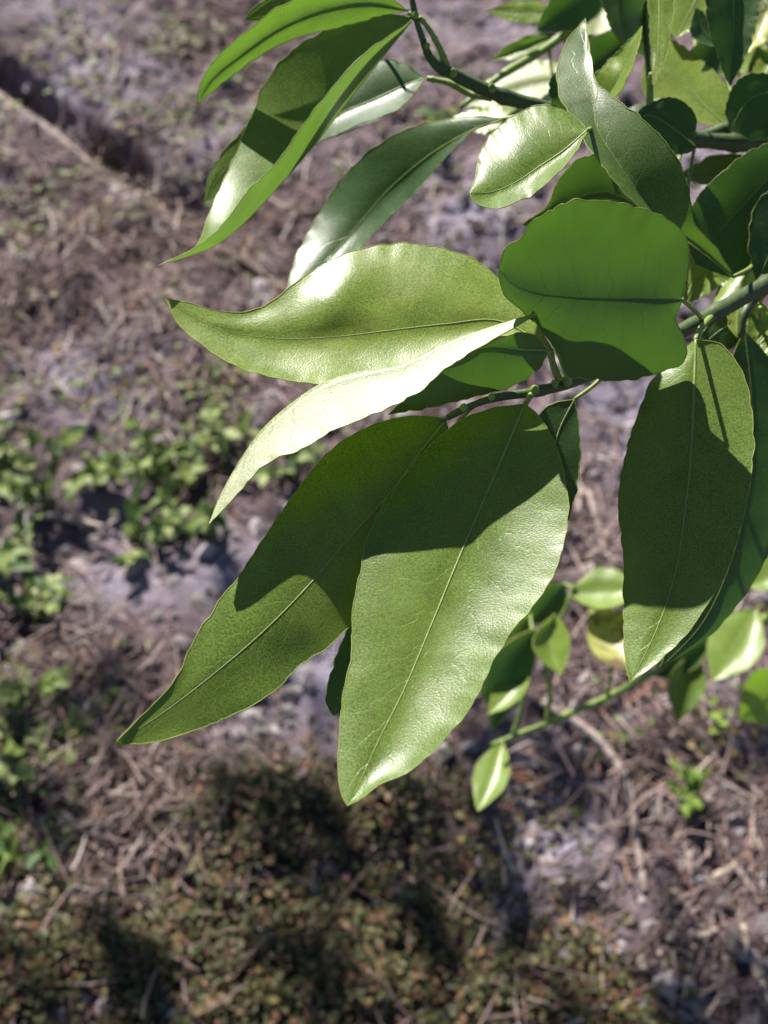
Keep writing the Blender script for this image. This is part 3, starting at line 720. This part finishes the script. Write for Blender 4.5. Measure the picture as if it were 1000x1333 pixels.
# ---- low shoot, out of focus, near the ground
E = branch('low_citrus_shoot', (1120, 770, 1000), 'low out-of-focus citrus shoot with small yellow-green leaves above the soil')
stem(E, 'stem', [(1120, 770, 1000, 5.0), (1000, 805, 975, 3.8), (920, 840, 950, 3.0), (850, 876, 925, 2.5), (790, 908, 905, 2.2), (720, 938, 890, 1.9), (660, 962, 880, 1.6), (640, 970, 878, 1.2)], M_STEMY)
def small(pts_base, pts_tip, w, d0, g, mat, att, curl=0.0, bend=0.0, label=None, fold=(-3, -3)):
    (xb, yb), (xt, yt) = pts_base, pts_tip
    dx, dy = xt - xb, yt - yb
    l = math.hypot(dx, dy); ux, uy = dx / l, dy / l; px, py = -uy, ux
    prof = [(0, 0.02), (0.18, 0.62), (0.42, 1.0), (0.68, 0.82), (0.88, 0.36), (1, 0.02)]
    off = lambda t: bend * 4 * t * (1 - t)
    mid = [(xb + dx * t + px * off(t), yb + dy * t + py * off(t)) for t, _ in prof]
    Lp = [(m[0] - px * w * k, m[1] - py * w * k) for m, (t, k) in zip(mid, prof)]
    Rp = [(m[0] + px * w * k, m[1] + py * w * k) for m, (t, k) in zip(mid, prof)]
    return leaf(E, Lp, mid, Rp, d0, g=g, curl=curl, fold=fold, mat=mat, NS=24, NT=6, rib=0.7, rim=0.4, teeth=1.0, pet=att, petr=1.1, label=label)
stem(E, 'shoot', [(712, 941, 889, 1.8), (716, 900, 884, 1.6), (710, 860, 880, 1.5), (722, 820, 878, 1.3), (738, 788, 876, 1.1), (748, 760, 876, 0.9)], M_STEMY)
stem(E, 'shoot', [(668, 959, 881, 1.6), (680, 915, 876, 1.4), (690, 865, 872, 1.2), (700, 825, 870, 1.0)], M_STEMY)
stem(E, 'shoot', [(790, 908, 905, 1.5), (796, 870, 898, 1.2), (792, 830, 892, 1.0), (785, 805, 890, 0.9)], M_STEMY)
small((742, 774), (838, 768), 27, 876, (-0.1, -0.40), M_YOUNG, [(738, 788, 876)], bend=-6)
small((768, 793), (838, 872), 34, 884, (-0.12, -0.42), M_YELLOW, [(785, 805, 890)], label='yellowed leaf with brown blotches')
small((722, 800), (730, 878), 24, 872, (-0.1, -0.36), M_YOUNG, [(722, 820, 878)], fold=(6, -14), bend=8)
small((735, 760), (690, 812), 22, 895, (0, 0.1), M_DARK, [(745, 765, 876)])
small((698, 818), (642, 950), 28, 868, (0.1, 0.0), M_DARK, [(699, 830, 870)], bend=10)
small((690, 800), (626, 908), 26, 890, (0.1, 0.02), M_LEAF, [(696, 840, 871)])
small((690, 865), (636, 930), 18, 872, (-0.1, -0.4), M_YOUNG, [(690, 868, 872)])
small((655, 966), (622, 1056), 22, 876, (-0.1, -0.42), M_YOUNG, [(650, 966, 879)], label='bright yellow-green leaf at the end of the low shoot')
small((985, 792), (928, 886), 36, 930, (-0.1, -0.36), M_YOUNG, [(995, 790, 955), (1000, 800, 973)], label='bright leaf peeping past the hanging dark leaf')
small((905, 850), (882, 938), 24, 935, (-0.06, -0.2), M_LEAF, [(912, 845, 944)], fold=(-3, -10))
small((850, 880), (930, 830), 20, 930, (0, 0.0), M_DARK, [(852, 878, 926)])
small((1040, 880), (962, 936), 38, 950, (-0.05, 0.25), M_YOUNG, [(1035, 840, 965), (1030, 797, 981)])
small((1030, 720), (975, 765), 28, 960, (-0.1, -0.36), M_YOUNG, [(1045, 760, 975), (1050, 790, 985)])

# ------------------------------------------------------------------ the tree the branches belong to (stands just outside the frame, at the right)
tree = empty('citrus_tree', (0.62, 0.62, gz(0.62, 0.62)), 'grey-barked citrus tree trunk that carries the leafy branches', 'tree')
tp = np.array([(0.62, 0.62, -0.06), (0.615, 0.61, 0.10), (0.60, 0.62, 0.30), (0.59, 0.60, 0.55), (0.60, 0.585, 0.85), (0.63, 0.60, 1.2), (0.66, 0.66, 1.6)])
c = catmull(np.hstack((tp, np.array([[.055], [.043], [.038], [.035], [.031], [.026], [.018]]))), 60)
V, F = tube(c[:, :3], c[:, 3] * np.array([1 + 0.12 * noise.noise((i * .3, 1, 2)) for i in range(60)]), 14)
mesh_obj('trunk', V, F, M_BARK, tree, origin=c[0, :3])
for (px, r) in (((1190, 190, 595), 5.2), ((1200, 290, 545), 4.6), ((1180, 330, 535), 3.6), ((1230, 60, 600), 4.2), ((1150, -120, 720), 4.0), ((1120, 770, 1000), 5.0)):
    p = P(*px)
    zt = min(1.5, max(0.1, p[2] - 0.10))
    k = np.argmin(np.abs(c[:, 2] - zt))
    q = c[k, :3]
    mid = p * 0.5 + q * 0.5 + np.array((0, 0, 0.02))
    cc = catmull(np.array([[*p, r / 1000], [*mid, (r + 4) / 1000], [*q, (r + 9) / 1000]]), 20)
    V, F = tube(cc[:, :3], cc[:, 3], 10)
    mesh_obj('limb', V, F, M_BARK, tree, origin=cc[0, :3])

# ------------------------------------------------------------------ next tree of the orchard row (ahead, outside the frame): dapples the soil
ntree = empty('citrus_tree', (-1.75, 2.75, 0.0), 'neighbouring citrus tree of the orchard row with a sparse low crown', 'tree')
tp = np.array([(-1.75, 2.75, -0.06, .05), (-1.72, 2.74, .6, .035), (-1.6, 2.70, 1.2, .022), (-1.2, 2.58, 1.6, .012), (-.75, 2.48, 1.72, .005)])
c = catmull(tp, 40)
V, F = tube(c[:, :3], c[:, 3], 12)
mesh_obj('trunk', V, F, M_BARK, ntree, origin=c[0, :3])
RT = random.Random(5)
cv, cf = [], []
def crown_leaf(p, ln):
    a, e = RT.uniform(0, 6.28), RT.uniform(-.9, .5)
    d = np.array((math.cos(a) * math.cos(e), math.sin(a) * math.cos(e), math.sin(e)))
    s_ = np.cross(d, (RT.gauss(0, .3), RT.gauss(0, .3), 1)); s_ /= np.linalg.norm(s_)
    b = len(cv)
    for t, k in ((0, .05), (.3, .85), (.6, 1), (.85, .5), (1, .03)):
        m_ = p + d * ln * t
        cv.extend([m_ - s_ * ln * .24 * k, m_ + s_ * ln * .24 * k])
    for i in range(4): cf.append((b + 2 * i, b + 2 * i + 1, b + 2 * i + 3, b + 2 * i + 2))
for i in range(125):
    while True:
        q = np.array([RT.gauss(0, .55) for _ in range(3)])
        if np.linalg.norm(q) < 1.25: break
    p = np.array((-.86, 2.52, 1.62)) + q * np.array((.42, .36, .26))
    crown_leaf(p, RT.uniform(.06, .1))
mesh_obj('crown', cv, cf, M_DARK, ntree, origin=(-.86, 2.52, 1.62))

# ------------------------------------------------------------------ ground litter, weeds, sticks
M_STRAW = tint_material('dry_straw', 0.7)
M_CLOD = tint_material('soil_crumbs', 0.95, spec=0.1)
M_WEED = tint_material('weed_leaf', 0.55, trans=0.3)
M_STICK = simple_material('dead_wood', (0.34, 0.27, 0.24), 0.8, noise_scale=120, bump=0.003)
M_STICKD = simple_material('dark_dead_wood', (0.17, 0.125, 0.105), 0.85, noise_scale=150, bump=0.003)
M_STICKP = simple_material('pale_dead_wood', (0.42, 0.34, 0.27), 0.75, noise_scale=150, bump=0.002)

R2 = random.Random(21)
def blob(x, y, blobs):
    return min(1.3, sum(w * math.exp(-((x - cx) / rx) ** 2 - ((y - cy) / ry) ** 2) for cx, cy, rx, ry, w in blobs))

STRAW_B = [(150, 380, 260, 120, .9), (230, 250, 150, 90, .7), (160, 1050, 110, 90, 1.3), (900, 1180, 160, 200, .22), (820, 800, 120, 120, .7), (870, 980, 150, 120, .25), (120, 870, 130, 60, .7), (450, 300, 300, 300, .35), (300, 60, 300, 80, .4)]
mb = MB()
for i in range(6000):
    for _ in range(12):
        px, py = R2.uniform(-120, 1120), R2.uniform(-120, 1420)
        if R2.random() < 0.08 + blob(px, py, STRAW_B): break
    x, y = ray_ground(px, py)
    ln = R2.uniform(0.012, 0.055) * (1.5 if R2.random() < .12 else 1)
    a = R2.gauss(0.7, 1.1); k = R2.gauss(0, 3.5)
    pts = []
    lift = R2.uniform(0.0, 0.010) + 0.018 * R2.random() ** 4; tilt = R2.gauss(0, 0.12)
    n = 4
    for j in range(n):
        t = (j / (n - 1) - .5) * ln
        aa = a + k * t
        qx, qy = x + math.cos(aa) * t, y + math.sin(aa) * t
        pts.append((qx, qy, gz(qx, qy) + 0.001 + lift + tilt * (t + ln / 2) * (1 if tilt > 0 else 0)))
    w = R2.uniform(0.0004, 0.0015)
    V, F = tube(pts, [w, w, w * .8, w * .45], 4, cap=False)
    b = R2.random()
    cA, cB = ((0.36, 0.26, 0.235), (0.065, 0.038, 0.032)) if R2.random() < 0.75 else ((0.60, 0.52, 0.46), (0.24, 0.12, 0.08))
    mb.add(V, F, tuple(p * b + q * (1 - b) for p, q in zip(cA, cB)))
o = mb.build('dry_grass_litter', M_STRAW, origin=(0, 1, 0)); tag(o, 'pinkish-brown dry grass and straw litter scattered over the soil', 'straw', kind='stuff')

mb = MB()
ico = [(0, 0, 1), (.89, 0, .45), (.28, .85, .45), (-.72, .53, .45), (-.72, -.53, .45), (.28, -.85, .45)]
icf = [(0, 1, 2), (0, 2, 3), (0, 3, 4), (0, 4, 5), (0, 5, 1), (1, 5, 4, 3, 2)]
for i in range(5200):
    px, py = R2.uniform(-120, 1120), R2.uniform(-120, 1420)
    x, y = ray_ground(px, py)
    s = 0.0016 + 0.0125 * R2.random() ** 3.5
    a = R2.uniform(0, 6.28); ca, sa = math.cos(a), math.sin(a)
    z = gz(x, y) - s * .25
    sx, sy, sz = s * R2.uniform(.7, 1.3), s * R2.uniform(.7, 1.3), s * R2.uniform(.5, 1.0)
    V = [(x + (p[0] * ca - p[1] * sa) * sx * R2.uniform(.8, 1.2), y + (p[0] * sa + p[1] * ca) * sy * R2.uniform(.8, 1.2), z + p[2] * sz) for p in ico]
    g = R2.uniform(0.06, 0.36)
    mb.add(V, icf, (g * 1.04, g * .93, g * .95))
o = mb.build('soil_crumbs', M_CLOD, origin=(0, 1, 0), smooth=False); tag(o, 'grey crumbs and small clods of sandy soil', 'soil', kind='stuff')

def leaf_quad(base, direction, up, ln, w, cup=0.25):
    """small ovate leaf: 8 verts, world"""
    d = np.array(direction, dtype=float); d /= np.linalg.norm(d)
    s = np.cross(d, up); s /= max(np.linalg.norm(s), 1e-9)
    n = np.cross(s, d)
    b = np.array(base, dtype=float)
    V = [b]
    for t, k in ((.35, 1.0), (.7, .78)):
        droop = -0.25 * t * t * ln
        V += [b + d * ln * t - s * w * k + n * (w * cup + droop), b + d * ln * t + n * droop, b + d * ln * t + s * w * k + n * (w * cup + droop)]
    V.append(b + d * ln + n * (-0.3 * ln))
    F = [(0, 2, 1), (0, 3, 2), (1, 2, 5, 4), (2, 3, 6, 5), (4, 5, 7), (5, 6, 7)]
    return V, F

# dense mat of tiny reddish and olive leaves at the bottom
MAT_B = [(430, 1180, 180, 130, 1.1), (330, 1080, 130, 80, .8), (120, 1270, 220, 90, 1.0), (560, 1280, 220, 90, 1.0), (480, 1040, 150, 60, .5), (700, 1320, 160, 50, .8), (30, 1200, 90, 70, .6), (270, 1330, 300, 60, 1.0), (600, 1130, 80, 80, .5)]
mb = MB()
cnt = 0
while cnt < 14000:
    px, py = R2.uniform(-100, 950), R2.uniform(930, 1480)
    dn = blob(px, min(py, 1340), MAT_B)
    x, y = ray_ground(px, py)
    cl = 0.62 + 0.75 * noise.noise((x * 15, y * 15, 5.0)) + 0.5 * noise.noise((x * 45, y * 45, 8.0))
    if R2.random() > dn * max(0.0, cl): continue
    cnt += 1
    h = R2.random() ** 1.2 * 0.019 * min(1, dn) * (0.35 + max(0, min(1.2, cl)))
    a = R2.uniform(0, 6.28)
    e = R2.uniform(-.1, .7)
    d = (math.cos(a) * math.cos(e), math.sin(a) * math.cos(e), math.sin(e))
    ln = R2.uniform(0.0035, 0.0095)
    V, F = leaf_quad((x, y, gz(x, y) + 0.003 + h), d, (0, 0, 1), ln, ln * R2.uniform(.26, .4))
    q = R2.random()
    if q < .62: t = (0.075, 0.080, 0.026)
    elif q < .78: t = (0.17, 0.14, 0.052)
    elif q < .97: t = (0.19, 0.105, 0.055)
    else: t = (0.15, 0.055, 0.05)
    b = R2.uniform(.35, 1.5)
    mb.add(V, F, tuple(c * b for c in t))
    if cnt % 5 == 0:      # wiry stems under the leaves
        x2, y2 = x + R2.gauss(0, .015), y + R2.gauss(0, .015)
        V, F = tube([(x2, y2, gz(x2, y2) - .002), ((x + x2) / 2, (y + y2) / 2, gz(x, y) + h * .6), (x, y, gz(x, y) + h + .003)], [.0006, .0005, .0003], 4, cap=False)
        mb.add(V, F, (0.16, 0.06, 0.045))
o = mb.build('ground_cover', M_WEED, origin=(0, .8, 0)); tag(o, 'low mat of tiny olive and reddish weed leaves over the soil', 'ground cover', kind='stuff')

# thin green film of seedlings among the straw
SEED_B = [(90, 170, 160, 120, .5), (250, 130, 180, 80, .4), (200, 60, 200, 50, .5), (560, 200, 120, 120, .3), (60, 240, 90, 60, .5), (320, 460, 120, 100, .5), (900, 960, 120, 60, .3), (150, 560, 200, 80, .5), (60, 950, 70, 80, .8), (20, 1080, 60, 80, .9)]
mb = MB(); cnt = 0
while cnt < 1700:
    px, py = R2.uniform(-100, 1100), R2.uniform(-100, 1250)
    x, y = ray_ground(px, py)
    if R2.random() > blob(px, py, SEED_B) * max(0, .4 + 1.4 * noise.noise((x * 14, y * 14, 2.0))): continue
    cnt += 1
    a = R2.uniform(0, 6.28); e = R2.uniform(0, .8)
    ln = R2.uniform(0.006, 0.016)
    V, F = leaf_quad((x, y, gz(x, y) + R2.uniform(.001, .012)), (math.cos(a) * math.cos(e), math.sin(a) * math.cos(e), math.sin(e)), (0, 0, 1), ln, ln * R2.uniform(.22, .4))
    b = R2.uniform(.6, 1.3)
    t = (0.13, 0.17, 0.045) if R2.random() < .75 else (0.2, 0.15, 0.06)
    mb.add(V, F, tuple(c * b for c in t))
o = mb.build('seedling_cover', M_WEED, origin=(0, 1, 0)); tag(o, 'thin scatter of tiny green seedlings among the straw', 'seedlings', kind='stuff')

# broad-leaved weeds, each a plant
def make_weed_mesh(name, ln, w, tint):
    V, F = leaf_quad((0, 0, 0), (1, 0, .15), (0, 0, 1), ln, w, .3)
    V2 = np.array(V)
    me_o = mesh_obj(name, V2, F, M_WEED, None, origin=(0, 0, 0), tints=[tint] * len(V2))
    me = me_o.data
    bpy.data.objects.remove(me_o)
    return me
WM = [make_weed_mesh('leaf', 0.026, 0.0075, (0.14, 0.20, 0.045)), make_weed_mesh('leaf', 0.020, 0.0075, (0.20, 0.26, 0.07)),
      make_weed_mesh('leaf', 0.019, 0.0068, (0.24, 0.29, 0.09)), make_weed_mesh('leaf', 0.024, 0.006, (0.065, 0.125, 0.032))]
WM_LIME = [make_weed_mesh('leaf', 0.015, 0.006, (0.26, 0.36, 0.06)), make_weed_mesh('leaf', 0.012, 0.0055, (0.20, 0.30, 0.05))]
def weed(px, py, spread, height, n, label, meshes=WM, group='broad-leaved weeds on the soil'):
    x, y = ray_ground(px, py)
    z = gz(x, y)
    root = empty('weed_plant', (x, y, z), label, 'weed', group)
    st = MB()
    n = int(n * 1.7); ns = max(3, n // 7)
    for s_ in range(ns):
        a = R2.uniform(0, 6.28) if ns > 1 else 0
        rr = spread * R2.uniform(.35, 1.0)
        tip = np.array((x + math.cos(a) * rr, y + math.sin(a) * rr, z + height * R2.uniform(.5, 1.0)))
        midp = np.array((x, y, z - .004)) * .5 + tip * .5 + np.array((0, 0, height * .25))
        pth = catmull(np.array([(x, y, z - .004), midp, tip]), 7)
        V, F = tube(pth, np.linspace(.0013, .0006, 7), 5)
        st.add(V, F)
        for k in range(n // ns):
            t = R2.uniform(.25, 1.0)
            i = t * 6; i0 = min(5, int(i)); q = pth[i0] * (1 - (i - i0)) + pth[i0 + 1] * (i - i0)
            o = bpy.data.objects.new('leaf', R2.choice(meshes))
            col.objects.link(o); o.parent = root
            o.location = Vector(q.tolist()) - Vector((x, y, z))
            o.rotation_euler = (R2.gauss(0, .35), R2.gauss(-.15, .4), a + R2.gauss(0, 1.3))
            s = R2.uniform(.5, 1.05); o.scale = (s, s, s)
    st.build('stem', M_STEMY, root, origin=(x, y, z))
    return root
weed(60, 660, .070, .06, 40, 'broad-leaved green weed, leafiest of the left-hand patch')
weed(15, 740, .055, .06, 30, 'dark green weed beside the grey runner stem')
weed(60, 800, .050, .05, 24, 'green weed sprawling below the leafiest weed')
weed(200, 605, .050, .045, 28, 'green weed between the reddish litter and the glaring leaf tip')
weed(270, 600, .050, .04, 24, 'sparse green weed under the tip of the glaring leaf')
weed(180, 710, .050, .04, 28, 'low green weed at the end of the grey runner stem')
weed(250, 690, .045, .04, 24, 'green weed beside the long leaf, lit on top')
weed(370, 620, .050, .04, 22, 'green weed mostly hidden behind the glaring leaf')
weed(130, 620, .040, .04, 18, 'small green weed next to bare sand')
weed(15, 610, .040, .05, 18, 'green weed at the upper border of the left-hand patch')
weed(50, 930, .035, .03, 16, 'small weed above the straw heap')
weed(120, 955, .022, .025, 8, 'pale weed with a few upright leaves beside the straw heap', meshes=WM[1:3])
weed(15, 1010, .040, .03, 18, 'green weed left of the straw heap')
weed(30, 1120, .040, .03, 18, 'dark green weed below the straw heap', meshes=[WM[0], WM[3]])
weed(893, 1055, .026, .04, 34, 'small round lime-green weed among twigs', meshes=WM_LIME)
weed(925, 955, .018, .02, 10, 'tiny lime-green seedling clump between dead twigs', meshes=WM_LIME)
weed(560, 190, .04, .06, 14, 'thin weed behind the upper branch')
weed(520, 265, .03, .03, 10, 'small weed on sand beneath the deep green leaf')

def stick(pts, r0, r1, mat, label, lift=0.0, group='dead twigs on the soil', name='dead_twig'):
    """pts: photo pixels on the ground"""
    w = []
    for p in pts:
        x, y = ray_ground(p[0], p[1])
        w.append((x, y, 0))
    c = catmull(np.array(w), 10 * len(pts))
    m = len(c)
    zz = np.array([gz(a[0], a[1]) for a in c])
    ker = np.ones(9) / 9
    zs = np.convolve(np.pad(zz, 4, mode='edge'), ker, 'valid')
    r = np.linspace(r0, r1, m) * np.array([1 + .15 * noise.noise((i * .4, r0 * 999, pts[0][0])) for i in range(m)])
    c[:, 2] = zs + r * .6 + lift * np.sin(np.linspace(0, math.pi, m))
    V, F = tube(c, r, 8)
    o = mesh_obj(name, V, F, mat, None, origin=c[0])
    return tag(o, label, 'twig', group)
stick([(-60, 75), (20, 125), (100, 182), (165, 228)], .0085, .006, M_STICK, 'thick straight stick lying along a dark shadow band', lift=.004, name='stick')
stick([(180, 235), (205, 250), (217, 272)], .0045, .003, M_STICKP, 'short pale stick end past the tip of the thick straight stick')
stick([(160, 262), (185, 252), (205, 262)], .003, .002, M_STICKP, 'short pale twig crossing the pale stick end')
stick([(100, 300), (118, 318), (138, 335)], .0035, .002, M_STICKP, 'stubby pale twig in the brown litter')
stick([(-20, 190), (10, 205), (25, 212)], .004, .003, M_STICK, 'thick twig stub below the thick straight stick')
stick([(278, 322), (330, 350), (385, 392), (430, 440)], .006, .004, M_STICKD, 'dark brown stick in line with the shadow band')
stick([(45, 672), (90, 684), (140, 700), (190, 745)], .0035, .002, M_STICK, 'grey runner stem crossing the left-hand weeds', lift=.02)
stick([(676, 912), (730, 946), (780, 990), (812, 1040), (825, 1100), (838, 1168)], 0.0040, .0030, M_STICK, 'long curved grey twig arching below the low shoot', lift=.012)
stick([(870, 932), (900, 968), (935, 1008)], .0055, .004, M_STICK, 'thick broken twig pointing towards the lime weed')
stick([(858, 942), (895, 985), (930, 1015), (965, 1050)], .0035, .003, M_STICKD, 'brown twig alongside the thick broken one')
stick([(887, 1090), (890, 1125), (888, 1160)], .0035, .003, M_STICK, 'upright grey twig below the lime weed')
stick([(930, 1085), (950, 1130), (985, 1185)], .003, .0025, M_STICK, 'thin grey twig right of the lime weed')
stick([(870, 1165), (895, 1190), (915, 1215)], .0032, .0026, M_STICK, 'short grey twig under the upright one')
stick([(960, 1185), (968, 1230), (985, 1275), (1010, 1320)], .0036, .003, M_STICKP, 'pale jointed twig by the chips of bark')
stick([(925, 1152), (955, 1135)], .0038, .003, M_STICKP, 'pale wood chip across a thin grey twig')
stick([(870, 1232), (882, 1205)], .0045, .0025, M_STICKP, 'pale pointed wood chip')
stick([(830, 1245), (833, 1275)], .0038, .005, M_STICKP, 'tan peg-like wood chip')
stick([(855, 1240), (870, 1275), (885, 1310)], .003, .0024, M_STICK, 'grey twig leaning by the pale pointed chip')
stick([(885, 1315), (895, 1270), (900, 1235)], .003, .0024, M_STICK, 'grey twig crossing towards the bark chips')
stick([(800, 1280), (815, 1262), (828, 1245)], .003, .002, M_STICK, 'thin twig touching the tan chip')
stick([(905, 1225), (930, 1218)], .0045, .003, M_STICKP, 'pale wood chip next to the crossing twig')
stick([(870, 1155), (905, 1190), (930, 1225)], .0022, .002, M_STICKD, 'thin dark twig beside the short grey one')
stick([(765, 650), (780, 700), (790, 735)], .004, .003, M_STICK, 'grey forked twig between the two hanging leaves')
stick([(735, 740), (775, 722), (792, 690)], .003, .002, M_STICK, 'side twig of the forked grey one')
stick([(755, 640), (752, 680), (770, 720)], .0032, .002, M_STICK, 'thin grey twig beside the forked one')
stick([(765, 830), (772, 865), (785, 885)], .003, .002, M_STICK, 'short grey twig under the blotched leaf')
stick([(90, 1120), (115, 1150), (150, 1168), (190, 1165)], .0032, .002, M_STICK, 'curved grey twig at the border of the leaf mat')
stick([(178, 975), (190, 995), (196, 1015)], .0032, .002, M_STICKP, 'pale twig under the tip of the long leaf')
stick([(75, 868), (100, 885)], .0045, .003, M_STICKP, 'pale chip of straw above the small weeds')
stick([(165, 850), (185, 860)], .0035, .002, M_STICKP, 'small pale chip left of the long leaf')

# fallen dead leaves, each a curled blade
def fallen(px, py, ln, yaw, tint, label):
    x, y = ray_ground(px, py)
    z = gz(x, y)
    NSf, NTf = 9, 7
    V, T = [], []
    ca, sa = math.cos(yaw), math.sin(yaw)
    for i in range(NSf):
        t = i / (NSf - 1)
        w = ln * 0.27 * max(0.03, math.sin(math.pi * t ** 0.85)) ** 0.8
        for j in range(NTf):
            u = (j / (NTf - 1) - .5) * 2
            lx = (t - .5) * ln
            ly = u * w * (1 - .18 * u * u)
            lz = 0.004 + 0.35 * w * u * u + 0.25 * ln * (t - .45) ** 2 + 0.0015 * noise.noise((t * 5, u * 2, px))
            V.append((x + lx * ca - ly * sa, y + lx * sa + ly * ca, z + lz))
    F = [(i * NTf + j, i * NTf + j + 1, (i + 1) * NTf + j + 1, (i + 1) * NTf + j) for i in range(NSf - 1) for j in range(NTf - 1)]
    o = mesh_obj('fallen_leaf', V, F, M_WEED, None, origin=(x, y, z), tints=[tint] * len(V))
    return tag(o, label, 'dead leaf', 'fallen dead leaves on the soil')
fallen(828, 912, .030, .8, (.24, .09, .05), 'reddish-brown fallen leaf beneath the tip of the hanging leaf')
fallen(852, 902, .022, 2.2, (.42, .26, .15), 'tan fallen leaf next to the reddish one')
fallen(1000, 1022, .030, 1.2, (.46, .27, .16), 'orange-tan fallen leaf beyond the lime-green weed')
fallen(697, 1030, .018, .3, (.42, .18, .05), 'small orange fallen leaf under the low shoot')
fallen(672, 1020, .026, 2.6, (.28, .14, .09), 'brown fallen leaf beside the small orange one')
fallen(265, 420, .026, .5, (.26, .15, .10), 'brown fallen leaf in the litter under the pale glaring blade')
fallen(75, 455, .028, 1.9, (.33, .22, .16), 'dull tan fallen leaf on pale sand')
fallen(60, 330, .024, 2.8, (.22, .12, .085), 'dark brown fallen leaf below the thick straight stick')
fallen(335, 120, .026, .9, (.30, .19, .13), 'light brown fallen leaf behind the backlit leaves')
fallen(770, 1215, .024, 1.5, (.26, .13, .09), 'brown fallen leaf between the leaf mat and the twigs')
